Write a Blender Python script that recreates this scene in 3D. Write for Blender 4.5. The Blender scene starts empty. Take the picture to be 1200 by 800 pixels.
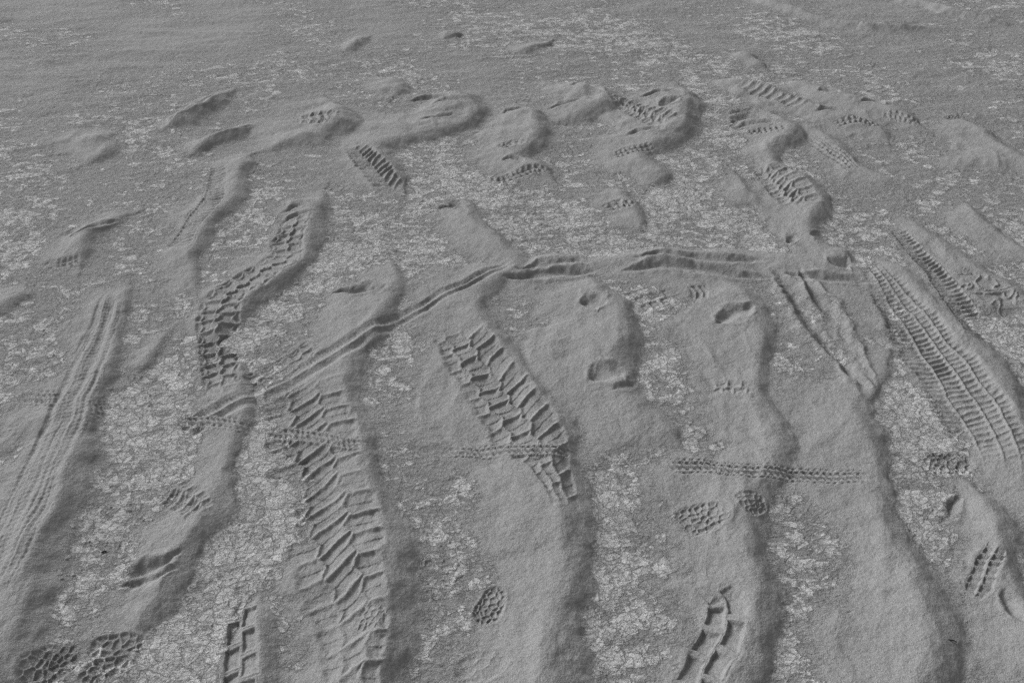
"""Wind-blown sand drifts with tyre tracks and shoe prints on a cracked salt pan (monochrome daylight)."""
import bpy, math
import numpy as np

rng = np.random.default_rng(7)
C = bpy.context.scene.collection
sc = bpy.context.scene

# ------------------------------------------------------------------ survey of the place
# The photograph is 1200 x 800; a point seen in it is surveyed onto the flat pan (z = 0), in metres,
# from the place where the photographer stood.
F, PITCH, HC = 1000.0, math.radians(38.0), 1.60
SP, CP = math.sin(PITCH), math.cos(PITCH)

def at(px, py):
    a = (np.asarray(px, float) - 600.0) / F
    b = (np.asarray(py, float) - 400.0) / F
    k = HC / (SP + b * CP)                    # distance along the view axis
    return a * k, k * (CP - b * SP)

def mpp(py):                                   # metres per photo pixel, sideways
    return HC / (SP + (np.asarray(py, float) - 400.0) / F * CP) / F

# ------------------------------------------------------------------ numpy noise
_TAB = np.random.default_rng(11).random((512, 512)).astype(np.float32)
def vnoise(x, y, seed=0):
    x = (x + seed * 37.17).astype(np.float32); y = (y + seed * 91.73).astype(np.float32)
    fx, fy = np.floor(x), np.floor(y)
    ix = fx.astype(np.int32); iy = fy.astype(np.int32)
    fx = x - fx; fy = y - fy
    fx = fx * fx * (3 - 2 * fx); fy = fy * fy * (3 - 2 * fy)
    ix0 = ix & 511; ix1 = (ix + 1) & 511; iy0 = iy & 511; iy1 = (iy + 1) & 511
    a = _TAB[iy0, ix0]; b = _TAB[iy0, ix1]; c = _TAB[iy1, ix0]; d = _TAB[iy1, ix1]
    t = a + (b - a) * fx
    return t + (c + (d - c) * fx - t) * fy

def fbm(x, y, octs=4, seed=0):
    s = np.zeros(np.shape(x), np.float32); amp, tot = 1.0, 0.0
    ca, sa = math.cos(0.6), math.sin(0.6)
    for o in range(octs):
        s += amp * (vnoise(x, y, seed + o * 17) - 0.5); tot += amp
        x, y = (ca * x - sa * y) * 2.03 + 11.3, (sa * x + ca * y) * 2.03 + 4.7
        amp *= 0.5
    return s / tot * 2.0                        # about -1 .. 1

def sstep(a, b, x):
    t = np.clip((x - a) / (b - a), 0, 1)
    return t * t * (3 - 2 * t)

# ------------------------------------------------------------------ the sheet: a fan of cells that grow with distance
def axis(lo, a, b, hi, fine, coarse):
    return np.concatenate([np.arange(lo, a, coarse), np.arange(a, b, fine), np.arange(b, hi + coarse, coarse)])
PXS = axis(-420, -30, 1230, 1620, 1.0, 3.0)
PYS = axis(-170, -12, 815, 1000, 0.92, 3.0)
NX, NY = len(PXS), len(PYS)
GX, GY = np.meshgrid(PXS, PYS)
X, Y = at(GX, GY)
X = X.ravel(); Y = Y.ravel()
# soft wander of every traced outline, so that no edge is a clean curve
WX = X + 0.022 * fbm(X * 7, Y * 7, 4, 3) + 0.011 * fbm(X * 20, Y * 20, 3, 7) + 0.004 * fbm(X * 45, Y * 45, 2, 5)
WY = Y + 0.026 * fbm(X * 7, Y * 7, 4, 4) + 0.011 * fbm(X * 20, Y * 20, 3, 8) + 0.004 * fbm(X * 45, Y * 45, 2, 6)

def smooth_line(P, cols, n=4):
    """Catmull-Rom through the surveyed points (xy) and linear attributes."""
    P = np.asarray(P, float); Q = []; A = []
    cols = np.asarray(cols, float)
    for i in range(len(P) - 1):
        p0 = P[max(i - 1, 0)]; p1 = P[i]; p2 = P[i + 1]; p3 = P[min(i + 2, len(P) - 1)]
        for k in range(n):
            t = k / n
            Q.append(0.5 * ((2 * p1) + (-p0 + p2) * t + (2 * p0 - 5 * p1 + 4 * p2 - p3) * t * t + (-p0 + 3 * p1 - 3 * p2 + p3) * t ** 3))
            A.append(cols[i] * (1 - t) + cols[i + 1] * t)
    Q.append(P[-1]); A.append(cols[-1])
    return np.array(Q), np.array(A)

def along(P, cols, reach, wx=None, wy=None):
    """Vertices within reach of the line: index, signed offset (right +), arc length, attributes, total length."""
    wx = WX if wx is None else wx; wy = WY if wy is None else wy
    Q, A = smooth_line(P, cols)
    m = (wx > Q[:, 0].min() - reach) & (wx < Q[:, 0].max() + reach) & (wy > Q[:, 1].min() - reach) & (wy < Q[:, 1].max() + reach)
    idx = np.nonzero(m)[0]
    x, y = wx[idx], wy[idx]
    best = np.full(len(idx), 1e9); sd = np.zeros(len(idx)); ss = np.zeros(len(idx)); aa = np.zeros((len(idx), A.shape[1]))
    over = np.zeros(len(idx))
    s0 = 0.0
    nseg = len(Q) - 1
    for i in range(nseg):
        ax, ay = Q[i]; dx, dy = Q[i + 1] - Q[i]; L = math.hypot(dx, dy) + 1e-9
        tr = ((x - ax) * dx + (y - ay) * dy) / (L * L)
        t = np.clip(tr, 0, 1)
        ex, ey = x - (ax + t * dx), y - (ay + t * dy)
        d = np.hypot(ex, ey)
        k = d < best
        best[k] = d[k]
        # right of the direction of travel is positive
        cr = (dx * (y - ay) - dy * (x - ax)) / L
        sd[k] = (-np.sign(cr) * d)[k]
        ss[k] = (s0 + t * L)[k]
        aa[k] = A[i] * (1 - t[k, None]) + A[i + 1] * t[k, None]
        ov = np.zeros(len(x))
        if i == 0: ov = np.where(tr < 0, -tr * L, 0)
        if i == nseg - 1: ov = np.where(tr > 1, (tr - 1) * L, ov)
        over[k] = ov[k]
        s0 += L
    return idx, sd, ss, aa, s0, over

# ------------------------------------------------------------------ drifts
# crest line from far to near: (x, y, height m, windward width in photo pixels); the lee side lies to the right
DRIFTS = []
def drift(label, pts): DRIFTS.append((label, pts))
#DRIFT_TABLE
drift('long narrow sand drift along the left edge with a lengthwise track on its back',
      [(150,328,.012,35),(136,385,.02,60),(122,440,.024,80),(100,478,.026,90),(86,545,.034,95),(72,590,.036,100),(44,630,.038,100),(28,690,.038,100),(20,745,.038,100),(-12,810,.03,100),(-40,900,.03,100)])
drift('faint low sand drift at left edge beside the long lengthwise track',
      [(80,432,.006,40),(55,480,.012,70),(12,520,.012,80),(-40,560,.012,80)])
drift('stepped sand drift pressed with two short treads, left of the beaded one',
      [(290,182,.012,30),(281,210,.026,45),(274,236,.028,45),(256,252,.026,45),(242,266,.028,45),(232,290,.028,45),(222,306,.022,40),(222,334,.012,40),(240,350,.006,50)])
drift('hooked sand drift with a beaded track curving down its lee side',
      [(380,228,.018,45),(370,250,.028,55),(362,285,.03,55),(352,310,.03,55),(318,332,.028,65),(290,352,.028,70),(268,382,.026,60),(252,408,.018,60)])
drift('sand drift with two curved gouges in its tail, left of the widest track',
      [(262,412,.014,40),(284,450,.02,60),(284,492,.024,60),(270,525,.026,65),(260,560,.028,70),(254,592,.028,70),(238,620,.028,70),(216,648,.028,75),(206,684,.028,80),(186,712,.024,80),(166,738,.018,70),(162,775,.012,60)])
drift('large sand drift carrying the widest block tread track down its length',
      [(456,300,.012,50),(462,338,.026,80),(446,372,.03,80),(424,402,.03,90),(408,440,.032,100),(408,478,.03,100),(424,522,.03,105),(436,565,.03,105),(450,625,.034,115),(458,690,.036,110),(446,745,.036,110),(436,805,.036,110),(430,900,.036,110)])
drift('broad sand drift under the centre block track, with a small shoe print lower down',
      [(548,236,.018,45),(556,262,.026,55),(584,292,.028,60),(604,312,.024,70),(584,330,.022,80),(560,352,.02,90),(566,384,.022,110),(606,432,.026,130),(634,478,.03,140),(652,515,.032,120),(648,550,.032,110),(660,595,.034,95),(668,650,.038,85),(662,700,.04,85),(652,745,.04,85),(640,810,.038,85),(630,900,.038,85)])
drift('rounded smooth sand hump with a small pit near its crest and a slanting gouge',
      [(676,318,.012,60),(704,345,.026,100),(730,378,.034,135),(728,415,.034,140),(716,448,.03,140),(742,478,.024,130),(778,502,.018,120),(810,535,.010,90)])
drift('long rough sand drift right of the hump, with a shoe print on its lower back',
      [(826,322,.012,80),(868,345,.022,120),(896,385,.026,150),(890,430,.026,130),(884,462,.026,110),(902,500,.028,120),(914,535,.026,120),(880,575,.026,110),(868,612,.03,95),(872,655,.032,80),(884,695,.03,80),(886,725,.03,85),(872,770,.03,115),(860,805,.028,115),(850,890,.028,115)])
drift('wide sand drift with long paired furrows, left of the ribbed wide track',
      [(1000,322,.010,90),(1028,362,.010,150),(1040,396,.010,150),(1036,434,.012,140),(1014,462,.020,120),(1008,482,.03,130),(1018,520,.03,130),(1022,560,.028,100),(1030,600,.03,75),(1036,632,.03,65),(1052,658,.032,65),(1068,686,.034,80),(1078,722,.036,105),(1082,768,.036,120),(1070,820,.036,120),(1060,900,.036,120)])
drift('long sand drift pressed flat by the wide ribbed track at right',
      [(1022,300,.016,40),(1064,328,.024,75),(1116,378,.026,90),(1156,430,.028,95),(1182,480,.028,90),(1196,522,.028,95),(1206,575,.022,90),(1222,630,.016,80)])
drift('pointed sand drift with a slanting edge below the oval shoe print at right',
      [(1128,560,.014,50),(1146,590,.026,70),(1172,628,.03,85),(1164,665,.026,80),(1184,695,.03,90),(1200,722,.03,100),(1222,770,.03,100),(1240,850,.03,100)])
drift('sand drift with a looping knobbly print at the right edge',
      [(1062,254,.014,45),(1106,290,.024,75),(1148,322,.026,85),(1190,345,.026,85),(1222,370,.024,80)])
drift('plain sand drift with a single straight crest near the right edge, above the looping print',
      [(1128,238,.010,40),(1150,262,.022,50),(1186,288,.022,60),(1222,312,.02,60)])
drift('tapering sand drift topmost at the right edge, falling away from a short ribbed patch',
      [(1126,140,.012,30),(1146,158,.022,50),(1182,182,.022,60),(1215,205,.016,60)])
drift('crooked sand drift with the short chevron print, above the row of furrows',
      [(898,132,.016,35),(924,158,.026,40),(902,174,.024,30),(902,192,.020,25),(934,212,.026,40),(957,240,.028,45),(944,262,.026,40),(950,282,.026,45),(984,300,.024,50),(1010,316,.012,50)])
drift('small plain comma-shaped sand drift left of the chevron print',
      [(862,206,.008,25),(872,224,.016,35),(892,242,.014,45)])
drift('zigzag sand drift ending in a dark hollow, right of the upper centre',
      [(796,104,.014,45),(804,126,.028,60),(794,152,.03,60),(774,168,.026,50),(748,178,.018,40),(752,190,.022,40),(772,206,.024,50),(760,222,.018,40)])
drift('short ribbed sand drift below the zigzag one',
      [(722,218,.010,25),(734,238,.022,35),(746,260,.022,40),(756,276,.012,40)])
drift('hook-shaped sand drift with swept grooves on top, left of upper centre',
      [(512,112,.014,40),(542,122,.028,55),(554,136,.028,55),(536,150,.024,55),(496,160,.022,55),(452,170,.02,50),(446,182,.018,35),(458,202,.022,35),(474,226,.018,40)])
drift('narrow S-shaped sand drift just above the frame centre line',
      [(612,128,.014,30),(628,144,.028,45),(624,166,.028,45),(604,188,.02,40),(626,198,.024,50),(650,212,.018,55)])
drift('curled sand drift with a dark curved ridge, touching the zigzag drift',
      [(650,98,.012,40),(690,110,.026,45),(712,122,.024,45),(690,136,.022,45),(650,146,.014,45)])
drift('spindle of sand, uppermost of the dark slivers at left',
      [(274,107,.010,6),(246,122,.022,10),(224,136,.024,12),(192,152,.020,12)])
drift('slender curved sand sliver below the spindle at left',
      [(302,146,.014,6),(272,157,.024,10),(240,170,.026,13),(226,184,.016,14)])
drift('squat sand mound with a criss-cross tread, left of upper centre',
      [(388,122,.016,35),(402,146,.028,45),(374,160,.026,45),(338,170,.020,40),(300,182,.012,40)])
drift('faint crescent of sand furthest left in the upper half',
      [(140,152,.008,20),(118,164,.018,30),(126,178,.018,30),(98,194,.012,30)])
drift('low bent sand drift at left, above the pale crust patch',
      [(166,248,.010,20),(126,262,.020,30),(100,280,.024,35),(96,300,.022,35),(94,318,.012,30)])
drift('small dark knob of sand alone near the top of the pan',
      [(526,38,.010,12),(536,46,.02,16)])
drift('faint short sand streak top left of the knob',
      [(432,46,.010,15),(416,55,.014,18),(402,61,.010,15)])
drift('faint long sand streak right of the knob near the top',
      [(644,48,.010,18),(624,58,.014,22),(600,64,.010,20)])
drift('smooth bare sand dome with no tread, upper left of the hooked drift',
      [(452,92,.012,30),(468,104,.018,35),(462,114,.012,35)])
drift('beaded sand ridge with small pits, running down from the top right',
      [(922,92,.008,20),(964,110,.022,22),(1016,126,.022,25),(1050,134,.02,30),(1082,152,.014,30)])
drift('low curved sand ridge bearing a comb-like tread at upper right',
      [(832,94,.008,15),(882,104,.020,20),(932,122,.020,25),(976,140,.022,25),(1022,150,.02,35),(1040,166,.010,40)])
drift('thin far sand ridge curving along the top right',
      [(872,-4,.014,7),(930,16,.022,7),(980,30,.022,7),(1040,36,.020,7),(1096,34,.012,7)])
drift('thin far sand ridge in the top right corner',
      [(1030,-6,.016,7),(1080,6,.022,7),(1130,20,.020,7),(1180,28,.012,7)])
drift('tiny sand sliver with a few ribs beside the top of the comb-like ridge',
      [(858,62,.008,14),(876,68,.016,16),(900,82,.008,18)])
drift('flat ribbon of sand with a narrow double-lane print at upper right',
      [(950,150,.010,25),(978,172,.016,30),(1006,198,.016,30),(1058,214,.010,35)])
drift('small sand apron with blocky prints at the bottom left',
      [(300,690,.010,30),(304,740,.022,50),(304,810,.024,55),(300,880,.024,55)])
drift('sand bank along the row of furrows across the middle right',
      [(560,326,.008,70),(640,304,.018,120),(700,306,.013,120),(780,298,.020,130),(880,300,.018,130),(940,306,.018,130),(1020,314,.013,110)])
drift('short sand wedge at the left edge below the pale crust patch',
      [(40,335,.008,30),(20,352,.020,50),(-10,372,.02,60)])
drift('sliver of sand lowest at left, between long track and crust',
      [(196,385,.008,25),(180,412,.018,30),(162,440,.016,35)])

TAN = math.tan(math.radians(29))
sandH = np.full(X.shape, 0.0); owner = np.full(X.shape, -1, int); lee = np.zeros(X.shape, bool)
best_h = np.zeros(X.shape)
for di, (lab, pts) in enumerate(DRIFTS):
    P = np.array([at(p[0], p[1]) for p in pts])
    cols = [(p[2], p[3] * float(mpp(p[1]))) for p in pts]
    hmax = max(p[2] for p in pts); wmax = max(c[1] for c in cols)
    idx, d, s, a, L, over = along(P, cols, wmax * 2.6 + 0.05)
    h = a[:, 0] * (.95 + .95 * sstep(2.6, 4.2, Y[idx])); wl = a[:, 1] * (1 + 0.45 * fbm(X[idx] * 5, Y[idx] * 5, 2, 40 + di))
    # the fan of points past either end falls off as a round nose
    d2 = -d                                    # travel is far to near, so the lee (photo right) is on the left hand of travel
    left = np.clip(-d2, 0, None); right = np.clip(d2, 0, None)
    nz = fbm(X[idx] * 8, Y[idx] * 8, 3, 80 + di)
    h = h * (1.06 + .42 * fbm(s * 5, s * 0 + di * 3.3, 3, 60 + di))
    wl = wl * 1.5 * (1 + .35 * fbm(s * 7 + di, s * 0 + 5, 2, 140 + di))
    wl = wl * (1 + .55 * sstep(2.5, 3.5, Y[idx]))
    e_ = min(.12, .22 * L)
    h = h * (.35 + .65 * sstep(0, e_, s)) * (.35 + .65 * sstep(0, e_, L - s))
    wr = h / TAN * (1.15 + .12 * nz)
    nose = np.clip(over / (0.7 * wr + 0.45 * wl + 1e-6), 0, 1)
    t = np.clip(1 - left / wl, 0, 1)
    pl = .85 * t ** 2.1 + .15 * t
    q = right / np.maximum(wr, 1e-5)
    pr = ((np.sqrt((1 - q) ** 2 + .05) + (1 - q)) / 2.0247) * np.clip(1.6 - q, 0, 1)
    pr = np.minimum(pr, 1)
    hh = h * np.where(d2 <= 0, pl, pr) * (1 - sstep(0, 1, nose))
    crest = np.exp(-(d2 / .010) ** 2) * 0.10 * h
    hh = np.clip(hh - crest, 0, None)
    k = hh > best_h[idx]
    ii = idx[k]
    best_h[ii] = hh[k]; owner[ii] = di; lee[ii] = (d2 > 0.002)[k]
    # smooth union
    o = sandH[idx]; kk = 0.004
    e = np.clip(kk - np.abs(o - hh), 0, None) / kk
    sandH[idx] = np.maximum(o, hh) + np.where(np.minimum(o, hh) > 0, e * e * kk * 0.25, 0)
lee_f = lee.copy()
def blur(f, r, n):
    f = f.reshape(NY, NX).astype(np.float64)
    for _ in range(n):
        for ax in (0, 1):
            c = np.cumsum(np.pad(f, [(r + 1, r) if k == ax else (0, 0) for k in (0, 1)], mode='edge'), axis=ax)
            f = (np.take(c, range(2 * r + 1, c.shape[ax]), axis=ax) - np.take(c, range(0, c.shape[ax] - 2 * r - 1), axis=ax)) / (2 * r + 1)
    return f.ravel()
nearf = sstep(4.2, 2.2, Y)
sandH = sandH + (blur(sandH, 2, 2) - sandH) * (.3 + .45 * nearf)       # loose sand slumps: no knife edges
calm = 1 - .92 * blur((lee & (best_h > .003)).astype(float), 3, 2)   # slip faces are smooth
soft = fbm(X * 14, Y * 14, 3, 21)
fine = fbm(X * 55, Y * 55, 4, 22)
cov0 = sstep(0.0005, 0.0080, sandH + .0032 * fine * sstep(.02, .004, sandH) + 0.0022 * soft * calm - .0012)
fx_ = X * 8.5 + .5 * fbm(X * 5, Y * 5, 2, 28); fy_ = Y * 4.5 + .5 * fbm(X * 5, Y * 5, 2, 29)
folds = .0120 * (.22 - np.abs(fbm(fx_, fy_, 3, 27))) * sstep(-.25, .35, fbm(X * 3.1, Y * 3.1, 2, 30))
H = sandH + cov0 * calm * (0.0042 * soft + 0.0016 * fbm(X * 40, Y * 40, 3, 23) + .0030 * fbm(X * 9 + Y * 5, Y * 7, 3, 25) + folds)
H += 0.0022 * fbm(X * 6, Y * 6, 3, 24) + sstep(2.7, 3.7, Y) * (.020 * (.3 - np.abs(fbm(X * 1.5 + Y * .6, Y * 3.4 - X * .5, 4, 26))) + .0050 * fbm(X * 5 + Y * 2, Y * 13 - X * 2, 3, 36))

# ------------------------------------------------------------------ imprints
def ridge(d, w): return np.exp(-(d / w) ** 2)
def saw(u, p):                                  # distance to the nearest line of a row of lines p apart
    return np.abs((u / p + 0.5) % 1.0 - 0.5) * p

def blocks(b1, b2, sl, sm, sr, w=.0064):
    """big traction blocks: rows of pads between thin sand walls, each row with its own slant"""
    def f(u, v, hw, p):
        z = 0.09 * (np.abs((u / p) % 1.0 - 0.5) * 4 - 1)
        e1 = (v - b1 + z) * hw; e2 = (v - b2 + z) * hw
        r = np.maximum(ridge(e1, w), ridge(e2, w))
        def bar(sl_, ph): return ridge(saw(u + sl_ * v * hw + ph * p, p) / math.sqrt(1 + sl_ * sl_), w)
        pad = lambda sl_, ph: ((u + sl_ * v * hw + ph * p) / p + .5) % 1.0 - .5
        x = np.where(e1 < 0, bar(sl, 0), np.where(e2 < 0, bar(sm, .25), bar(sr, .5)))
        tilt = np.where(e1 < 0, pad(sl, 0), np.where(e2 < 0, pad(sm, .25), pad(sr, .5)))
        lo = np.where(e1 < 0, .62, 1.0)
        return lo * 0.0098 * np.clip(np.maximum(.8 * r, x), 0, 1) - 0.0035 + .0022 * tilt
    return f
t_block = blocks(-.40, .38, .05, .55, -.10)
t_block2 = blocks(-.55, .10, .05, .05, .60, .0058)
t_hook = blocks(-.45, .20, .1, .9, .15, .0070)

def t_cell(u, v, hw, p):
    """two columns of rounded cells, staggered like beads"""
    w = 0.0048
    c = (v + 0.10 * np.sin(2 * math.pi * u / p)) * hw
    r = ridge(c, w)
    a = ridge(saw(u, p), w) * (c < 0); b = ridge(saw(u + p * .5, p), w) * (c >= 0)
    e = ridge((np.abs(v) - .80 - .10 * np.cos(2 * math.pi * (u / p + .5 * (c >= 0)))) * hw, w) * .6
    return 0.0066 * np.clip(np.maximum(np.maximum(a, b), np.maximum(r, e)), 0, 1) - 0.003

def t_rib(u, v, hw, p):
    """narrow tyre with fine lengthwise ribs cut by short slanting sipes"""
    q = 0.5 + 0.5 * np.cos(2 * math.pi * (u + 1.5 * v * hw + .004 * np.sign(np.sin(v * 7))) / p)
    r = ridge((v + .72) * hw, .005) + ridge((v + .05) * hw, .004) + ridge((v - .62) * hw, .005)
    return 0.0050 * np.clip(.75 * q * (1 - .5 * r) + .8 * r, 0, 1) - 0.0020

def t_dots(u, v, hw, p):
    """band of staggered pressed dimples, two rows, with a sharp upper lip"""
    r = 0.5 + 0.5 * np.cos(2 * math.pi * (v * 1.1 + .25))
    q = 0.5 + 0.5 * np.cos(2 * math.pi * (u / p + .5 * (v > 0) + .4 * v))
    return 0.0095 * (q * r - .45) + .004 * ridge((v + .95) * hw, .009)

def t_lane(u, v, hw, p):
    """wide tyre: lanes of close cross bars with ridges of sand between the lanes"""
    w = 0.0042
    r = np.maximum(ridge((v + .42) * hw, w), ridge((v - .16) * hw, w))
    r = np.maximum(r, .8 * ridge((v - .62) * hw, w * .9))
    ph = np.where(v < -.42, 0, np.where(v < .16, .35, .7)) * p
    sl = np.where(v < -.42, -.25, np.where(v < .16, .2, .35))
    bars = ridge(saw(u + ph + sl * v * hw, p), p * .21)
    bars = bars * np.where(v > .16, .55, 1.0)
    return 0.0062 * np.clip(np.maximum(r, .75 * bars), 0, 1) - 0.003

def t_bar(u, v, hw, p):
    """single lane of close cross bars"""
    bars = ridge(saw(u + .3 * np.abs(v) * hw, p), p * .22)
    e = ridge((np.abs(v) - .9) * hw, .004)
    return 0.0060 * np.maximum(bars, e) - 0.0028

def t_chev(u, v, hw, p):
    """arrow-shaped lugs pointing along the track"""
    a = ridge(saw(u + 0.8 * np.abs(v) * hw + .15 * p * (v > 0), p), p * .17)
    return 0.0085 * a - 0.004

def t_twin(u, v, hw, p):
    """two smooth grooves with a sharp ridge between and small cross nicks"""
    g = -ridge((v + .45) * hw, hw * .30) - 0.8 * ridge((v - .48) * hw, hw * .24)
    q = 0.5 + 0.5 * np.cos(2 * math.pi * u / p)
    n = q * ridge((v + .45) * hw, hw * .28)
    mid = ridge(v * hw, .005) + .6 * ridge((v - .95) * hw, .005)
    return 0.0080 * g + 0.0034 * n + 0.0042 * mid

def t_square(u, v, hw, p):
    """coarse square lugs pressed deep, thick sand walls around them"""
    cu = (u / p + .5 * (v > 0)) % 1.0 - .5; cv = (np.abs(v) - .5) * 2
    k = np.maximum(np.abs(cu) * 2.45, np.abs(cv) * 1.18)
    pit = sstep(1.02, .72, k)
    lip = np.exp(-((k - 1.08) / .16) ** 2)
    return 0.0030 * lip - 0.0060 * pit + .0035 * pit * cu

def t_knob(u, v, hw, p):
    """wavy knobbly ridges looping from side to side"""
    n1 = fbm(u * 21 + 3, v * 1.25 + .4 * np.sin(u * 60), 2, 303)
    return 0.0080 * ridge(n1 - .05, .11) - 0.0035 * (n1 > .05)

def t_drag(u, v, hw, p):
    """lengthwise scraped streaks"""
    return 0.0075 * fbm(v * 3.2 + 9, u * 1.6, 3, 301) + .0004 * np.cos(2 * math.pi * (u + .4 * v * hw) / p)

def t_wash(u, v, hw, p):
    """swept sideways grooves, skidding"""
    return 0.0050 * np.cos(2 * math.pi * (u + .5 * v * hw) / p) * (0.6 + .4 * v)

# (label, kind, pitch m, depth m, strength, need (how much sand it needs), [(x, y, half width px)])
TRACKS = []
def track(label, fn, pitch, depth, amp, pts, need=.5): TRACKS.append((label, fn, pitch, depth, amp, pts, need))
#TRACK_TABLE
track('widest block tread track, coming toward the viewer left of centre', t_block, .066, .007, 1.0,
      [(352,444,46),(362,500,50),(374,560,54),(388,620,56),(404,680,50),(417,740,38),(416,800,32),(412,850,30)], .3)
track('block tread track slanting down right through the centre of the pan', t_block2, .070, .006, .95,
      [(530,382,26),(556,420,34),(584,462,40),(612,502,42),(630,530,34),(650,560,22),(664,612,14)], .3)
track('wide ribbed track with three lanes of cross bars at right', t_lane, .021, .006, 1.45,
      [(1014,304,12),(1044,345,24),(1078,394,34),(1110,440,40),(1140,486,44),(1162,530,40),(1172,560,34)], .02)
track('narrow single-lane ribbed track running beside the wide one at right', t_bar, .021, .005, 1.3,
      [(1046,264,9),(1076,300,13),(1108,338,16),(1134,376,18),(1148,412,14)], .1)
track('looping knobbly tread print at the right edge', t_knob, .080, .005, 1.0,
      [(1112,318,12),(1140,334,22),(1170,352,24),(1205,374,24)], .3)
track('beaded track of rounded cells curving down the hooked drift', t_cell, .052, .005, 1.35,
      [(352,252,16),(338,285,18),(336,306,20),(302,328,24),(266,350,24),(256,380,24),(254,410,22),(262,450,22),(264,470,18)], .3)
track('narrow twin-groove track crossing diagonally from centre to lower left', t_twin, .012, .004, 1.0,
      [(608,308,8),(566,328,10),(528,346,11),(478,372,12),(430,398,14),(384,424,17),(332,450,19),(280,476,18),(220,506,16),(180,530,12)], .1)
track('fine-ribbed bicycle track running straight across the near drifts', t_rib, .017, .004, 1.5,
      [(-30,470,14),(40,468,14),(100,480,13),(160,492,10),(220,494,10),(280,504,11),(340,510,11),(410,524,11),(470,528,10),(540,532,10),(600,534,11),(660,538,11),(730,542,10),(800,548,12),(860,555,12),(920,560,11),(1000,564,10),(1060,566,10),(1140,570,10)], .3)
track('lengthwise streaked track on the long drift at the left edge', t_drag, .016, .005, 1.1,
      [(138,336,10),(118,398,20),(96,448,24),(70,520,28),(40,592,30),(8,660,32),(-24,720,32)], .1)
track('stretched block print crossing the upper end of the widest track', t_cell, .050, .004, 1.0,
      [(374,404,12),(340,428,16),(306,446,18),(282,456,16)], .2)
track('short chevron print with bold arrow lugs at upper right', t_hook, .058, .005, 1.25,
      [(892,194,16),(912,212,22),(930,232,26),(940,248,22)], .1)
track('coarse chevron patch on the zigzag drift right of upper centre', t_hook, .046, .005, 1.3,
      [(714,116,10),(742,130,17),(766,144,22),(788,156,18)], .1)
track('slanting block print below the hook-shaped drift, left of centre', t_chev, .038, .005, 1.25,
      [(416,172,12),(432,192,16),(447,210,18),(464,228,14)], .1)
track('zipper-like print on the left side of the stepped drift', t_bar, .022, .005, 1.1,
      [(258,192,10),(254,214,13),(250,238,14),(232,262,14),(216,284,15),(204,302,13)], .1)
track('criss-cross tread print on the squat mound', t_hook, .044, .004, 1.2,
      [(346,142,14),(372,144,18),(398,148,16)], .1)
track('comb-like tread print along the low curved ridge at upper right', t_bar, .042, .004, 1.3,
      [(862,102,10),(890,112,13),(920,122,13),(950,133,11)], .1)
track('double-lane print fading down right at upper right', t_lane, .028, .004, 1.3,
      [(944,160,8),(964,174,10),(984,188,11),(1002,204,9)], .1)
track('short ribbed strip on the beaded ridge at upper right', t_dots, .024, .004, 1.2,
      [(1026,140,6),(1050,142,9),(1078,150,6)], .1)
track('short slanted ribbed strip crossing below the comb-like print', t_dots, .024, .004, 1.2,
      [(976,150,6),(1004,147,8),(1030,153,6)], .1)
track('fine ribbed band under the swept grooves of the crooked drift', t_dots, .024, .004, 1.2,
      [(870,160,7),(892,158,8),(922,158,6)], .1)
track('fine ribbed band on the zigzag drift', t_dots, .024, .004, 1.2,
      [(714,186,7),(738,182,9),(768,176,6)], .1)
track('fine ribbed band at the foot of the S-shaped drift', t_dots, .024, .004, 1.2,
      [(560,216,7),(596,212,8),(622,204,9),(646,206,7)], .1)
track('fine ribbed band in the middle of the S-shaped drift', t_dots, .024, .004, 1.2,
      [(584,178,6),(602,174,7),(622,174,6)], .1)
track('small ribbed band on the short drift below the zigzag one', t_dots, .024, .004, 1.2,
      [(708,248,7),(724,243,10),(742,246,7)], .1)
track('ribbed band at the topmost right drift', t_dots, .024, .004, 1.2,
      [(1106,142,5),(1124,140,6),(1140,140,5)], .1)
track('faint ribbed band on the low bent drift at left', t_dots, .024, .004, 1.2,
      [(64,312,8),(84,308,9),(100,304,7)], .1)
track('blocky print in the sand apron at the bottom left', t_square, .062, .008, 1.1,
      [(284,700,16),(284,740,18),(284,790,20),(284,850,20)], .2)
track('coarse square-lug print at the bottom, below the oval shoe print', t_square, .075, .008, 1.0,
      [(824,684,20),(850,710,25),(846,748,25),(826,786,26),(806,830,26),(790,880,26)], .05)
track('row of pressed dashes on the pointed drift at lower right', t_square, .026, .006, .8,
      [(1168,640,9),(1156,662,13),(1142,690,13),(1134,704,8)], .2)
track('shallow tread patch beside the gouged drift tail at lower left', t_block, .034, .003, .7,
      [(196,572,20),(222,588,22),(240,612,14)], .4)
track('small square tread stamp on the rough drift below the furrows', t_bar, .022, .004, .9,
      [(806,346,16),(830,344,14)], .2)
track('crumbled tread edge on the rough drift, right of the pale crust patch', t_cell, .034, .003, .8,
      [(832,456,10),(858,458,11),(884,464,8)], .2)
track('faint square tread stamp right of the small pit', t_square, .05, .003, .6,
      [(742,362,14),(770,352,15),(796,346,12)], .2)

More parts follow.
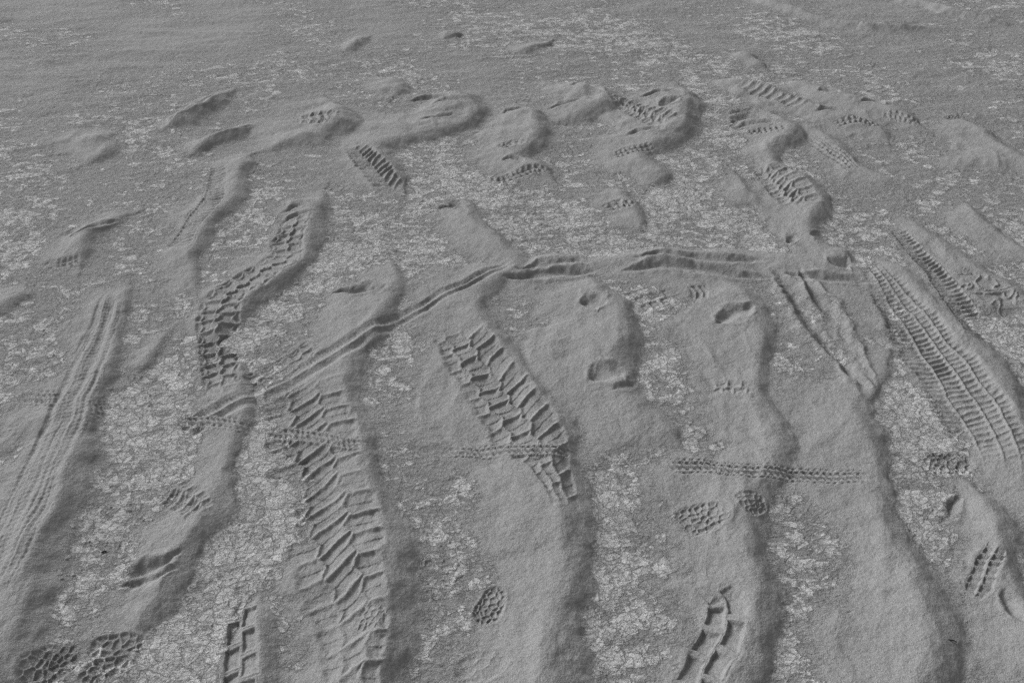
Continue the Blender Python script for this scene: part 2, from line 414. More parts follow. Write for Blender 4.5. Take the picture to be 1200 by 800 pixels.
LANES = {'widest block': ('lug_row', (-.40, .38)), 'block tread track slanting': ('lug_row', (-.55, .10)), 'wide ribbed track': ('tread_lane', (-.42, .16, .62)),
         'narrow twin-groove': ('groove', (0.,)), 'beaded track': ('cell_row', (-.1,)), 'double-lane': ('tread_lane', (-.1,))}
def lanes_of(lab):
    for k_, q_ in LANES.items():
        if lab.startswith(k_): return q_
    return ('tread_section', ())
tlane = np.zeros(X.shape, int)
TW = np.zeros(X.shape); towner = np.full(X.shape, -1, int); tberm = np.zeros(X.shape, bool)
mark_id = np.full(X.shape, -1, int)
present = sstep(.0002, .0060, sandH + .0015 * soft)
dH = np.zeros(X.shape)
wx = X + 0.006 * 1.6 * fbm(X * 11, Y * 11, 2, 61); wy = Y + 0.006 * 1.6 * fbm(X * 11, Y * 11, 2, 62)
wx = wx + 0.0022 * fbm(X * 90, Y * 90, 2, 63); wy = wy + 0.0022 * fbm(X * 90, Y * 90, 2, 64)
for ti, (lab, fn, pitch, depth, amp, pts, need) in enumerate(TRACKS):
    P = np.array([at(p[0], p[1]) for p in pts]); cols = [(p[2] * float(mpp(p[1])),) for p in pts]
    idx, d, s, a, L, over = along(P, cols, max(c[0] for c in cols) * 1.6, wx, wy)
    hw = a[:, 0]; v = -d / hw                   # v > 0 : photo right when the track runs toward the viewer
    endf = sstep(0, .06 + .08 * L, s) * sstep(0, .06 + .06 * L, L - s) * (over <= 0)
    endf = np.where(L < .5, sstep(0, .2 * L, s) * sstep(0, .2 * L, L - s) * (over <= 0), endf)
    wear = np.clip(0.88 + 0.75 * fbm(X[idx] * 8 + ti, Y[idx] * 8, 4, 70 + ti), .10, 1.15)
    edge = np.abs(v) + .16 * fbm(X[idx] * 30, Y[idx] * 30, 3, 170 + ti)
    w = sstep(1.08, .84, edge) * endf * sstep(need * .25, need + .25, present[idx])
    if lab.startswith('fine-ribbed bicycle'):
        gx = GX.ravel()[idx] + 12 * fbm(X[idx] * 12, Y[idx] * 12, 2, 230)
        for g0_, g1_ in ((168, 204), (286, 316), (418, 528), (664, 782), (1012, 1074)):
            gp = 1 - sstep(g0_ - 16, g0_ + 22, gx) * sstep(g1_ + 22, g1_ - 16, gx); w = w * gp; berm0 = gp
    ww = w * wear
    pat = fn(s, v, hw, pitch) * amp
    berm = ridge((np.abs(v) - 1.08) * hw, .012) * .0014 * endf * sstep(need * .25, need + .25, present[idx])
    dH[idx] = dH[idx] * (1 - .75 * w) + ww * (pat - depth * .55) + berm * wear
    k = w > .35
    ii = idx[k]; towner[ii] = ti; tlane[ii] = np.searchsorted(np.array(lanes_of(lab)[1]), v[k])
    kb = (~k) & (berm > .0011) & (towner[idx] < 0)

# furrows and pits: (label, [(x, y, half width px)], depth m)
FURROWS = []
def furrow(label, pts, depth, name='furrow'): FURROWS.append((name, label, pts, depth))
furrow('upper of two curved gouges in the drift tail at lower left', [(134,684,6),(168,674,9),(206,660,8),(220,652,5)], .013)
furrow('lower of two curved gouges in the drift tail at lower left', [(136,696,5),(170,690,8),(200,678,7),(216,672,4)], .011)
furrow('slanting gouge low on the rounded smooth hump', [(686,456,6),(706,445,11),(728,438,9)], .011)
furrow('slim second gouge just below the slanting one on the hump', [(712,466,4),(730,456,6),(738,450,5)], .004)
furrow('slanting scoop on the rough drift right of the hump', [(838,382,6),(858,374,11),(884,366,9)], .012)
furrow('left of the long paired furrows running down the wide drift', [(908,318,6),(926,340,8),(954,378,9),(984,418,9),(1006,450,8),(1016,470,6)], .015)
furrow('right of the long paired furrows running down the wide drift', [(934,316,5),(954,346,7),(980,386,8),(1003,424,7),(1018,452,5)], .013)
furrow('lower left furrow of the row across the middle, beside the diagonal track', [(588,328,5),(630,322,8),(680,320,8),(702,322,4)], .013)
furrow('slim upper furrow above the one beside the diagonal track', [(600,318,3),(640,312,5),(680,308,5),(694,310,3)], .009)
furrow('long dark furrow of the row, in the middle right', [(728,322,5),(770,315,9),(810,316,9),(856,322,7),(912,328,4)], .014)
furrow('slim furrow above the long dark one', [(736,306,3),(780,302,5),(830,306,6),(900,308,5)], .010)
furrow('straight furrow at the right end of the row', [(916,326,4),(960,328,5),(1000,330,6),(1024,334,4)], .010)
furrow('gouge across the top of the widest track drift', [(392,346,5),(424,342,8),(456,344,6)], .011)
furrow('swept groove on top of the hook-shaped drift', [(478,120,3),(506,117,5),(540,122,4)], .012)
furrow('lower swept groove on the hook-shaped drift', [(500,128,3),(520,126,4),(548,130,3)], .011)
furrow('long groove along the lower hook of the hook-shaped drift', [(490,146,3),(520,143,4),(546,142,3)], .010)
furrow('upper curved groove on the curled drift', [(664,108,3),(690,106,5),(708,118,4)], .013)
furrow('lower curved groove on the curled drift', [(642,130,3),(668,124,5),(690,126,4)], .013)
furrow('curved groove at the crown of the S-shaped drift', [(590,136,3),(606,131,4),(622,136,3)], .011)
furrow('groove above the ribbed band of the S-shaped drift', [(586,194,3),(602,192,4),(616,198,3)], .011)
furrow('upper groove on the zigzag drift', [(748,117,3),(774,112,4),(798,114,4)], .012)
furrow('dark hollow in the zigzag drift', [(772,132,4),(786,126,6),(802,124,4)], .014)
furrow('groove above the fine ribbed band of the zigzag drift', [(734,162,3),(756,159,4),(782,162,4)], .011)
furrow('upper swept groove on the crooked drift', [(854,146,3),(876,140,5),(906,146,4)], .014)
furrow('middle swept groove on the crooked drift', [(860,152,3),(884,147,4),(914,152,4)], .012)
furrow('uppermost hollow on the crooked drift', [(856,136,3),(870,132,5),(884,133,3)], .012)
furrow('dark dimple on the beaded ridge', [(956,112,4),(968,112,6),(982,116,4)], .014)
furrow('second dimple on the beaded ridge further right', [(1008,126,4),(1026,126,5),(1038,130,4)], .012)
furrow('slim notch on the comb-like ridge', [(954,136,3),(970,132,4),(986,136,4)], .011)
furrow('groove along the slender curved sliver', [(228,172,3),(262,158,4),(298,148,3)], .011)
furrow('groove along the uppermost spindle at left', [(196,148,3),(226,132,4),(262,114,3)], .010)
furrow('groove at the top of the low bent drift at left', [(78,282,3),(104,270,4),(140,260,3)], .010)
furrow('gouge high on the hooked drift above the beaded track', [(328,252,3),(350,243,5),(374,240,4)], .011)
furrow('second gouge high on the hooked drift', [(330,262,3),(350,256,4),(372,255,3)], .010)
furrow('groove under the head of the drift left of centre', [(514,244,4),(530,240,6),(548,244,4)], .012)
furrow('short slot on the pointed drift below the oval shoe print', [(1092,610,4),(1104,596,6),(1120,580,4)], .012)
furrow('dark slash beside the pressed dashes at lower right', [(1164,690,5),(1180,710,7),(1196,730,7)], .012)
furrow('small round pit on the rounded smooth hump', [(684,364,9),(698,360,12),(712,362,8)], .018, 'pit')
furrow('deep round pit at the right end of the row of furrows', [(976,314,7),(988,311,10),(998,312,6)], .020, 'pit')
furrow('tiny pit above the right end of the row of furrows', [(920,286,4),(928,284,6),(936,285,4)], .014, 'pit')
furrow('wide shallow pit above the right end of the row of furrows', [(950,280,6),(962,282,9),(974,286,6)], .012, 'pit')

fowner = np.full(X.shape, -1, int)
for fi, (nm, lab, pts, depth) in enumerate(FURROWS):
    P = np.array([at(p[0], p[1]) for p in pts]); cols = [(p[2] * float(mpp(p[1])) * 1.25,) for p in pts]
    idx, d, s, a, L, over = along(P, cols, max(c[0] for c in cols) * 3.5)
    hw = np.maximum(a[:, 0], .006)
    dist = np.hypot(d, 0)
    sp_ = sstep(0, .45 * L, s + .04 * L) * sstep(0, .45 * L, L - s + .04 * L)
    hw = hw * (.45 + .65 * sp_)
    q = dist / hw * (1 + (.45 if L < .3 else .2) * fbm(X[idx] * 22, Y[idx] * 22, 3, 190 + fi))
    g = np.exp(-(q / .75) ** 2)
    endf = np.where(over > 0, 1, 1) * sstep(0, .22 * L, s + .05 * L) * sstep(0, .22 * L, L - s + .05 * L)
    rim = np.exp(-((q - 1.45) / .5) ** 2) * (.55 if 'paired furrows' in lab else .26)
    w = (0.25 + .75 * present[idx])
    dmax = np.minimum(depth * (1.2 if nm != 'pit' else .8), .62 * hw + .002)
    dH[idx] += w * endf * (-dmax * g + dmax * rim)
    k = (q < 1.0) & (endf > .25)
    fowner[idx[k]] = fi

# shoe prints: ovals filled with a web of small sand ridges
PRINTS = []
def shoe(label, parts): PRINTS.append((label, parts))
shoe('faint lumpy shoe print at the bottom edge, below the small pointed one', [('sole_print',(566,784),.056,.036,20,.026,.0022,None)])
# parts: (name, centre px, half length m, half width m, heading deg (world, from +x), cells, depth)
shoe('oval shoe print with a fine web pattern on the rough drift', [('sole_print',(824,610),.064,.043,14,.018,.006,(820,610)),('heel_print',(880,595),.036,.034,20,.015,.006,(880,597))])
shoe('small pointed shoe print with a web pattern, alone on the broad centre drift', [('sole_print',(576,711),.048,.030,68,.015,.007,None)])
shoe('dark deeply pressed shoe print at the lower left corner', [('sole_print',(138,757),.056,.024,8,.024,.0055,None),('heel_print',(124,785),.050,.027,16,.024,.0055,None)])
shoe('shallow crumbly shoe print beside the dark one at the lower left corner', [('sole_print',(60,778),.060,.044,30,.019,.006,None)])
shoe('oval shoe print with a cobbled pattern just above the bicycle track at right', [('sole_print',(1110,544),.068,.038,0,.018,.006,None)])
shoe('faint shoe print stamped over the widest block track', [('sole_print',(436,732),.034,.030,70,.014,.004,None)])
powner = np.full(X.shape, -1, int); ppart = np.zeros(X.shape, int)
for pi, (lab, parts) in enumerate(PRINTS):
    for qi, (nm, cpx, hl, hw, ang, cell, depth, _) in enumerate(parts):
        cx, cy = at(*cpx)
        m = (np.abs(X - cx) < hl * 1.8) & (np.abs(Y - cy) < hl * 1.8)
        idx = np.nonzero(m)[0]
        ca, sa = math.cos(math.radians(ang)), math.sin(math.radians(ang))
        wob = 0.004
        rx = X[idx] + wob * fbm(X[idx] * 40, Y[idx] * 40, 2, 90 + pi) - cx; ry = Y[idx] + wob * fbm(X[idx] * 40, Y[idx] * 40, 2, 95 + pi) - cy
        u = rx * ca + ry * sa; v = -rx * sa + ry * ca
        r = np.sqrt((np.abs(u) / hl) ** 2.4 + (np.abs(v) / (hw * (1 - .18 * u / hl))) ** 2.4)
        inside = sstep(1.12, .80, r + .10 * fbm(X[idx] * 45, Y[idx] * 45, 3, 210 + pi)) * np.clip(.85 + .7 * fbm(X[idx] * 16, Y[idx] * 16, 2, 220 + pi), .25, 1.05)
        # web of ridges: distance to the borders of jittered cells
        r2 = np.random.default_rng(100 + pi * 7 + qi)
        n1 = int(hl * 2.6 / cell) + 1
        pts = []
        for a_ in range(-n1, n1 + 1):
            for b_ in range(-n1, n1 + 1):
                pts.append(((a_ + .5 * (b_ % 2)) * cell + r2.normal(0, .22) * cell, b_ * cell * .86 + r2.normal(0, .2) * cell))
        d1 = np.full(len(idx), 9.0); d2_ = np.full(len(idx), 9.0)
        for (pu, pv) in pts:
            if abs(pu) > hl * 1.5 or abs(pv) > hl * 1.5: continue
            dd = np.hypot(u - pu, v - pv)
            sw = dd < d1
            d2_ = np.where(sw, d1, np.minimum(d2_, dd)); d1 = np.where(sw, dd, d1)
        web = ridge(d2_ - d1, cell * .20) * .8
        rim = ridge((r - 1.12), .12) * .0008
        dH[idx] = dH[idx] * (1 - .8 * inside) + inside * (-depth + (depth * 1.0) * web) + rim
        k = r < 1.0
        powner[idx[k]] = pi; ppart[idx[k]] = qi

H = H + dH
# fine roughness of the sand surface and the broken crust, real relief of a millimetre or so
crustR = fbm(X * 60, Y * 60, 4, 31)
clods = sstep(.80, .97, vnoise(X * 95, Y * 95, 41)) * sstep(.45, .75, vnoise(X * 7, Y * 7, 42))
H += .0026 * clods * (.25 + .75 * (1 - cov0))
H += (1 - cov0) * (0.0022 * crustR) + cov0 * 0.0007 * fbm(X * 130, Y * 130, 2, 33)
# settle to the plain at the outer border
ex = np.minimum(GX - PXS[0], PXS[-1] - GX).ravel(); ey = np.minimum(GY - PYS[0], PYS[-1] - GY).ravel()
H *= sstep(0, 60, np.minimum(ex, ey * 1.0))

# ------------------------------------------------------------------ cover of loose sand over the crust (a property of the place)
blown = fbm(X * 2.2 + Y * .6, Y * 1.6, 4, 51)
far = sstep(3.1, 4.6, Y)
thin = 0.215 + 0.14 * sstep(2.5, 3.6, Y) + 0.14 * far + 0.46 * blown + .18 * sstep(.5, 1.5, -X)
veil = sstep(-.001, .0125, sandH + .0042 * fine + .003 * soft)
cover = np.clip(veil + thin * (1 - veil), 0, 1)

# normals of the whole sheet, so that neighbouring patches shade as one surface
Z = H.reshape(NY, NX); XX = X.reshape(NY, NX); YY = Y.reshape(NY, NX)
P3 = np.stack([XX, YY, Z], -1)
du = np.gradient(P3, axis=1); dv = np.gradient(P3, axis=0)
N = np.cross(du, dv); N /= np.linalg.norm(N, axis=-1, keepdims=True)
N *= np.sign(N[..., 2:3]); N = N.reshape(-1, 3)
V3 = P3.reshape(-1, 3)

# ------------------------------------------------------------------ materials
def new_mat(name):
    m = bpy.data.materials.new(name); m.use_nodes = True
    nt = m.node_tree; nt.nodes.clear()
    return m, nt
def nd(nt, t, **kw):
    n = nt.nodes.new(t)
    for k, v in kw.items():
        if k in n.inputs: n.inputs[k].default_value = v
        else: setattr(n, k, v)
    return n

def pan_material():
    m, nt = new_mat('sand_and_crust'); L = nt.links.new
    out = nd(nt, 'ShaderNodeOutputMaterial'); bs = nd(nt, 'ShaderNodeBsdfPrincipled')
    bs.inputs['Roughness'].default_value = .95; bs.inputs['Specular IOR Level'].default_value = .15
    L(bs.outputs[0], out.inputs[0])
    geo = nd(nt, 'ShaderNodeNewGeometry'); pos = geo.outputs['Position']
    at_ = nd(nt, 'ShaderNodeAttribute', attribute_name='sand_cover')
    def noise(scale, detail=3, rough=.55, dist=0):
        n = nd(nt, 'ShaderNodeTexNoise'); n.inputs['Scale'].default_value = scale; n.inputs['Detail'].default_value = detail
        n.inputs['Roughness'].default_value = rough; n.inputs['Distortion'].default_value = dist
        L(pos, n.inputs['Vector']); return n.outputs['Fac']
    def mth(op, a, b=None, c=None, clamp=False):
        n = nd(nt, 'ShaderNodeMath', operation=op); n.use_clamp = clamp
        for i, q in enumerate((a, b, c)):
            if q is None: continue
            if isinstance(q, (int, float)): n.inputs[i].default_value = q
            else: L(q, n.inputs[i])
        return n.outputs[0]
    def rng_(v, a, b, c=0., d=1., smooth=True):
        n = nd(nt, 'ShaderNodeMapRange'); n.interpolation_type = 'SMOOTHSTEP' if smooth else 'LINEAR'
        L(v, n.inputs[0])
        for i, q in enumerate((a, b, c, d)): n.inputs[i + 1].default_value = q
        return n.outputs[0]
    # the wind drew the crust and dust out along its way: stretched coordinates
    mp = nd(nt, 'ShaderNodeMapping'); mp.inputs['Rotation'].default_value = (0, 0, math.radians(-14)); mp.inputs['Scale'].default_value = (.55, 1.15, 1)
    L(pos, mp.inputs['Vector'])
    def snoise(scale, detail, rough, dist=0):
        n = nd(nt, 'ShaderNodeTexNoise'); n.inputs['Scale'].default_value = scale; n.inputs['Detail'].default_value = detail
        n.inputs['Roughness'].default_value = rough; n.inputs['Distortion'].default_value = dist
        L(mp.outputs[0], n.inputs['Vector']); return n
    wn = snoise(40, 4, .6)
    wa = nd(nt, 'ShaderNodeVectorMath', operation='MULTIPLY_ADD'); L(wn.outputs['Color'], wa.inputs[0])
    wa.inputs[1].default_value = (.05, .05, 0); L(pos, wa.inputs[2])
    wn2 = snoise(170, 3, .6)
    wb = nd(nt, 'ShaderNodeVectorMath', operation='MULTIPLY_ADD'); L(wn2.outputs['Color'], wb.inputs[0])
    wb.inputs[1].default_value = (.012, .012, 0); L(wa.outputs[0], wb.inputs[2])
    def cells(scale):
        e = nd(nt, 'ShaderNodeTexVoronoi', feature='DISTANCE_TO_EDGE'); c = nd(nt, 'ShaderNodeTexVoronoi', feature='F1')
        for q in (e, c):
            q.voronoi_dimensions = '2D'; q.inputs['Scale'].default_value = scale; L(wb.outputs[0], q.inputs['Vector'])
        sp = nd(nt, 'ShaderNodeSeparateColor'); L(c.outputs['Color'], sp.inputs[0])
        return e.outputs['Distance'], sp.outputs[0]
    e1, c1 = cells(21); e2, c2 = cells(58)
    crack = mth('MULTIPLY', rng_(e1, .0, .06), rng_(e2, -.04, .09))
    plate = mth('ADD', mth('MULTIPLY', c1, .5), mth('MULTIPLY', c2, .5))
    n_a = snoise(24, 7, .62, .3).outputs['Fac']; n_b = snoise(130, 5, .68, .4).outputs['Fac']; n_c = snoise(6, 4, .6).outputs['Fac']
    fl = mth('ADD', mth('MULTIPLY', n_a, .50), mth('MULTIPLY', n_b, .20))
    fl = mth('ADD', fl, mth('MULTIPLY', n_c, .30))
    fl = mth('ADD', fl, mth('MULTIPLY', plate, .22))                     # mean about .64
    lev = mth('SUBTRACT', fl, mth('MULTIPLY', at_.outputs['Fac'], .50))
    show = mth('MULTIPLY', rng_(lev, .365, .455), rng_(crack, 0, 1, .58, 1))
    grain = noise(330, 2, .7); grain2 = noise(120, 4, .65)
    g = mth('ADD', mth('MULTIPLY', grain, .65), mth('MULTIPLY', grain2, .35))
    sandc = rng_(g, .30, .70, SAND * .70, SAND * 1.30, False)
    crc = rng_(mth('ADD', mth('ADD', mth('MULTIPLY', n_b, .35), mth('MULTIPLY', grain, .30)), mth('MULTIPLY', plate, .35)), .30, .70, CRUST * .70, CRUST * 1.22, False)
    mx = nd(nt, 'ShaderNodeMix'); mx.data_type = 'FLOAT'; L(show, mx.inputs[0]); L(sandc, mx.inputs[2]); L(crc, mx.inputs[3])
    val = mx.outputs[0]
    # cracks are coloured darker, only where the crust is bare
    bare = rng_(at_.outputs['Fac'], .25, .75, 1, 0)
    dk = mth('MULTIPLY', bare, mth('SUBTRACT', 1, crack))
    val = mth('MULTIPLY', val, mth('SUBTRACT', 1, mth('MULTIPLY', dk, .25)))
    cc = nd(nt, 'ShaderNodeCombineColor'); L(val, cc.inputs[0]); L(val, cc.inputs[1]); L(val, cc.inputs[2])
    L(cc.outputs[0], bs.inputs['Base Color'])
    # relief: grain on the sand, plates on the crust
    hs = mth('ADD', mth('MULTIPLY', grain, .0019), mth('MULTIPLY', grain2, .0028))
    hc = mth('ADD', mth('MULTIPLY', show, .0026), mth('ADD', mth('MULTIPLY', mth('SUBTRACT', n_a, .5), .014), mth('MULTIPLY', mth('SUBTRACT', n_b, .5), .0055)))
    hc = mth('ADD', hc, mth('MULTIPLY', mth('SUBTRACT', crack, 1), .0012))
    hh = mth('ADD', hs, mth('MULTIPLY', hc, rng_(at_.outputs['Fac'], .5, 1.0, 1, .12)))
    bp = nd(nt, 'ShaderNodeBump'); bp.inputs['Strength'].default_value = 1.0; bp.inputs['Distance'].default_value = 1.0
    L(hh, bp.inputs['Height']); L(bp.outputs[0], bs.inputs['Normal'])
    return m
SAND, CRUST = .262, .435
MAT = pan_material()

# ------------------------------------------------------------------ cut the sheet into its things
TH = 0.0045
vid = np.zeros(X.shape, np.int64)              # 0 = ground; kind*10000 + index*10 + part
on = (owner >= 0) & (best_h > TH)
vid[on] = 10000 + owner[on] * 10 + lee_f[on] * 1
vbase = vid.copy()
k = towner >= 0; vid[k] = 20000 + towner[k] * 10 + tlane[k]
k = fowner >= 0; vid[k] = 30000 + fowner[k] * 10
k = powner >= 0; vid[k] = 40000 + powner[k] * 10 + ppart[k]
fid = vid.reshape(NY, NX)[:-1, :-1].copy()
fbase = vbase.reshape(NY, NX)[:-1, :-1]
def islands(cells):
    """connected groups of a set of cells (flat indices)"""
    left = set(cells.tolist()); W = NX - 1; out = []
    while left:
        st = [left.pop()]; grp = [st[0]]
        while st:
            c_ = st.pop()
            for n_ in (c_ - 1, c_ + 1, c_ - W, c_ + W):
                if n_ in left: left.discard(n_); st.append(n_); grp.append(n_)
        out.append(np.array(grp))
    return out
def tidy(lo, hi, small):
    """crumbs of a piece too small to be told apart go back to what lies under or round them"""
    flat = fid.ravel(); fb = fbase.ravel(); W = NX - 1
    sel = np.nonzero((flat >= lo) & (flat < hi))[0]; o_ = np.argsort(flat[sel], kind='stable'); sel = sel[o_]
    for part_ in np.split(sel, np.nonzero(np.diff(flat[sel]))[0] + 1):
        if not len(part_): continue
        gs = islands(part_); big = max(len(g) for g in gs)
        for g in gs:
            if len(g) < max(small, .06 * big) and len(g) < big:
                if lo >= 20000: flat[g] = fb[g]
                else:
                    nb = flat[np.concatenate([g - 1, g + 1, g - W, g + W]).clip(0, len(flat) - 1)]
                    nb = nb[nb != flat[g[0]]]; u_, n_ = np.unique(nb, return_counts=True); flat[g] = u_[np.argmax(n_)]
    return flat.reshape(fid.shape)
fid[:3] = 0; fid[-3:] = 0; fid[:, :3] = 0; fid[:, -3:] = 0
I = np.arange(NX * NY).reshape(NY, NX)
# rows run far to near, so this order faces up
quads = np.stack([I[1:, :-1], I[1:, 1:], I[:-1, 1:], I[:-1, :-1]], -1).reshape(-1, 4)
fid = tidy(20000, 50000, 60); fid = tidy(10000, 20000, 120)
fid = fid.ravel()

def sheet(name, q, parent=None, extra=None, origin=(0, 0, 0)):
    u, inv = np.unique(q, return_inverse=True)
    co = V3[u] - np.array(origin); nr = N[u]; cv = cover[u]
    loops = inv.reshape(-1).astype(np.int32); nq = len(q)
    starts = np.arange(nq, dtype=np.int32) * 4
    if extra is not None:
        ec, ef = extra                          # coordinates appended, quads as indices into (global vertices, then appended as negatives)
        base = len(co); co = np.concatenate([co, ec]); nr = np.concatenate([nr, np.tile((0, 0, 1.), (len(ec), 1))])
        cv = np.concatenate([cv, np.full(len(ec), .7)])
        lut = {int(g): i for i, g in enumerate(u)}
        fl = [[lut[g] if g >= 0 else base - 1 - g for g in f] for f in ef]
        loops = np.concatenate([loops, np.array(fl, np.int32).reshape(-1)])
        starts = np.concatenate([starts, nq * 4 + np.arange(len(fl), dtype=np.int32) * 4]); nq += len(fl)
    me = bpy.data.meshes.new(name)
    me.vertices.add(len(co)); me.vertices.foreach_set('co', co.astype(np.float32).ravel())
    me.loops.add(len(loops)); me.loops.foreach_set('vertex_index', loops)
    me.polygons.add(nq); me.polygons.foreach_set('loop_start', starts)
    me.polygons.foreach_set('use_smooth', np.ones(nq, bool))
    a = me.attributes.new('sand_cover', 'FLOAT', 'POINT'); a.data.foreach_set('value', cv.astype(np.float32))
    me.update(calc_edges=True)
    me.normals_split_custom_set_from_vertices(nr.astype(np.float32))
    me.materials.append(MAT)
    o = bpy.data.objects.new(name, me); C.objects.link(o); o.location = origin
    if parent is not None:
        o.parent = parent; o.location = np.array(origin) - np.array(parent.location)
    return o

def tag(o, label, cat, group=None):
    o['label'] = label; o['category'] = cat
    if group: o['group'] = group

# ground, stretched to the horizon from the border of the surveyed sheet
B = []
top = I[0, :]; bot = I[-1, :]; lef = I[:, 0]; rig = I[:, -1]
ext = []; faces = []
def skirt(line, fx, reverse):
    b0 = len(ext)
    for g in line:
        ext.append(fx(V3[g]))
    for i in range(len(line) - 1):
        f = [int(line[i]), int(line[i + 1]), -1 - (b0 + i + 1), -1 - (b0 + i)]
        faces.append(f[::-1] if reverse else f)
R = 400.0
def out_to(v):
    dx, dy = v[0] - 0.0, v[1] - 3.0
    s = R / max(abs(dx), abs(dy))
    return (dx * s, 3.0 + dy * s, 0.0)
skirt(top, out_to, False); skirt(bot, out_to, True); skirt(lef, out_to, True); skirt(rig, out_to, False)
order = np.argsort(fid, kind='stable'); fs = fid[order]
cuts = np.nonzero(np.diff(fs))[0] + 1
groups = {int(fid[g[0]]): quads[g] for g in np.split(order, cuts)}
g0 = groups.pop(0)
border_faces = g0
missing = set(np.concatenate([top, bot, lef, rig]).tolist())
gobj = sheet('ground', g0, extra=(np.array(ext), [f for f in faces]))
gobj['kind'] = 'structure'; gobj['label'] = 'cracked pale crust of the dry pan, dusted with sand'

roots = {}; todo = {}
for key in sorted(groups):
    kind, rest = divmod(key, 10000); i, part = divmod(rest, 10)
    todo.setdefault((kind, i), []).append((part, np.nonzero(fid == key)[0]))
for (kind, i), parts in todo.items():
    pieces = []
    for part, cells_ in parts:
        if kind == 1: nm = 'slip_face' if part else 'windward_slope'
        elif kind == 2: nm = lanes_of(TRACKS[i][0])[0]
        elif kind == 3: nm = 'hollow'
        else: nm = PRINTS[i][1][part][0]
        for g in islands(cells_): pieces.append((nm, quads[g]))
    allv = V3[np.concatenate([q for _, q in pieces]).ravel()]
    org = (float(allv[:, 0].mean()), float(allv[:, 1].mean()), 0.0)
    name, lab, cat, grp = {1: lambda: ('sand_drift', DRIFTS[i][0], 'sand drift', 'wind-blown sand drifts on the pan'),
                           2: lambda: ('tyre_track', TRACKS[i][0], 'tyre track', 'tyre tracks pressed into the sand'),
                           3: lambda: (FURROWS[i][0], FURROWS[i][1], FURROWS[i][0], 'pits in the sand' if FURROWS[i][0] == 'pit' else 'furrows scraped in the sand'),
                           4: lambda: ('shoe_print', PRINTS[i][0], 'shoe print', 'shoe prints in the sand')}[kind]()
    if len(pieces) == 1:
        o = sheet(name, pieces[0][1], None, None, org); tag(o, lab, cat, grp)
    else:
        e = bpy.data.objects.new(name, None); C.objects.link(e); e.location = org; tag(e, lab, cat, grp)
        for nm, q in pieces: sheet(nm, q, e, None, org)

# ------------------------------------------------------------------ small litter lying on the pan
def zat(x, y):
    j = np.argmin((X - x) ** 2 + (Y - y) ** 2); return float(H[j])
def plain(name, col, rough=.9):
    m, nt = new_mat(name); o = nd(nt, 'ShaderNodeOutputMaterial'); b = nd(nt, 'ShaderNodeBsdfPrincipled')
    n = nd(nt, 'ShaderNodeTexNoise'); n.inputs['Scale'].default_value = 300
    r = nd(nt, 'ShaderNodeMapRange'); r.inputs[3].default_value = col * .7; r.inputs[4].default_value = col * 1.3
    nt.links.new(n.outputs['Fac'], r.inputs[0]); cc = nd(nt, 'ShaderNodeCombineColor')
    for i in range(3): nt.links.new(r.outputs[0], cc.inputs[i])
    nt.links.new(cc.outputs[0], b.inputs['Base Color']); b.inputs['Roughness'].default_value = rough
    nt.links.new(b.outputs[0], o.inputs[0]); return m
DARK = plain('dry_twig', .03)
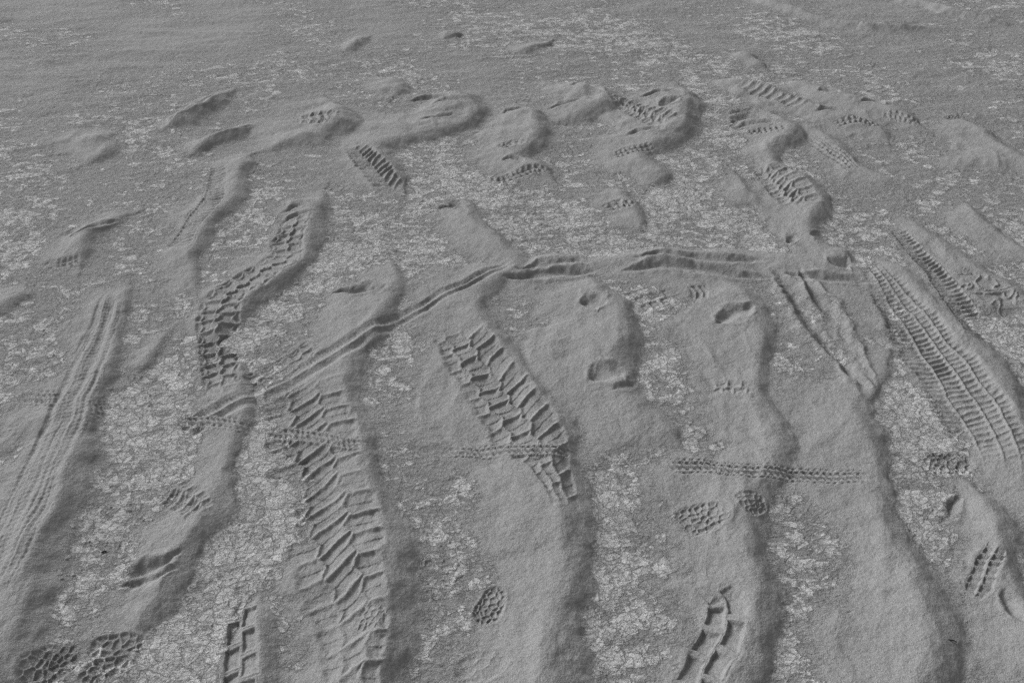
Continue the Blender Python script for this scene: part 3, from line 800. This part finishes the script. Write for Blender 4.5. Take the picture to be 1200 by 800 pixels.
def twig(px, py, length, ang, label):
    x, y = at(px, py); z = zat(x, y)
    n, sd = 7, 6; vs = []; fcs = []
    for i in range(n):
        t = i / (n - 1) - .5; r = .0016 * (1 - .5 * abs(t) * 2) + .0004
        for k in range(sd):
            a = 2 * math.pi * k / sd
            vs.append((t * length, r * math.cos(a) + .0012 * math.sin(6 * t), r * math.sin(a) + .0014 + .0015 * math.cos(3 * t)))
    for i in range(n - 1):
        for k in range(sd):
            fcs.append((i * sd + k, i * sd + (k + 1) % sd, (i + 1) * sd + (k + 1) % sd, (i + 1) * sd + k))
    fcs.append(tuple(range(sd))[::-1]); fcs.append(tuple((n - 1) * sd + k for k in range(sd)))
    me = bpy.data.meshes.new('twig'); me.from_pydata(vs, [], fcs); me.materials.append(DARK); me.update()
    o = bpy.data.objects.new('twig', me); C.objects.link(o); o.location = (x, y, z); o.rotation_euler = (0, 0, math.radians(ang))
    tag(o, label, 'twig', 'bits of dry twig on the pan')
twig(1110, 759, .020, -28, 'tiny dark twig on the pale crust at the lower right')
twig(122, 647, .012, 5, 'tiny dark twig on the crust between the two leftmost drifts')

# ------------------------------------------------------------------ light, sky, camera
AZ = math.radians(-55)                          # sun bearing from straight ahead (+Y), to the left
EL = math.radians(33)
w = bpy.data.worlds.new('World'); sc.world = w; w.use_nodes = True
nt = w.node_tree; bg = nt.nodes['Background']
sky = nt.nodes.new('ShaderNodeTexSky'); sky.sky_type = 'NISHITA'; sky.sun_disc = False
sky.sun_elevation = EL; sky.sun_rotation = AZ; sky.dust_density = 3.0
bw = nt.nodes.new('ShaderNodeRGBToBW')          # a black-and-white photograph: neutral skylight
nt.links.new(sky.outputs[0], bw.inputs[0]); nt.links.new(bw.outputs[0], bg.inputs['Color']); bg.inputs['Strength'].default_value = .085
sd_ = bpy.data.lights.new('sun', 'SUN'); sd_.energy = 1.5; sd_.angle = math.radians(20)
so = bpy.data.objects.new('sun', sd_); C.objects.link(so)
dirv = np.array([math.sin(AZ) * math.cos(EL), math.cos(AZ) * math.cos(EL), math.sin(EL)])
from mathutils import Vector
so.rotation_euler = Vector(dirv).to_track_quat('Z', 'Y').to_euler(); so.location = tuple(dirv * 20)

cam = bpy.data.cameras.new('camera'); co = bpy.data.objects.new('camera', cam); C.objects.link(co)
cam.sensor_width = 36; cam.sensor_fit = 'HORIZONTAL'; cam.lens = 36 * F / 1200; cam.clip_start = .02; cam.clip_end = 2000
co.location = (0, 0, HC); co.rotation_euler = (math.pi / 2 - PITCH, 0, 0)
sc.camera = co
sc.cycles.use_denoising = False
vs_ = sc.view_settings; vs_.view_transform = 'Standard'; vs_.look = 'None'; vs_.gamma = 1; vs_.exposure = 0.77
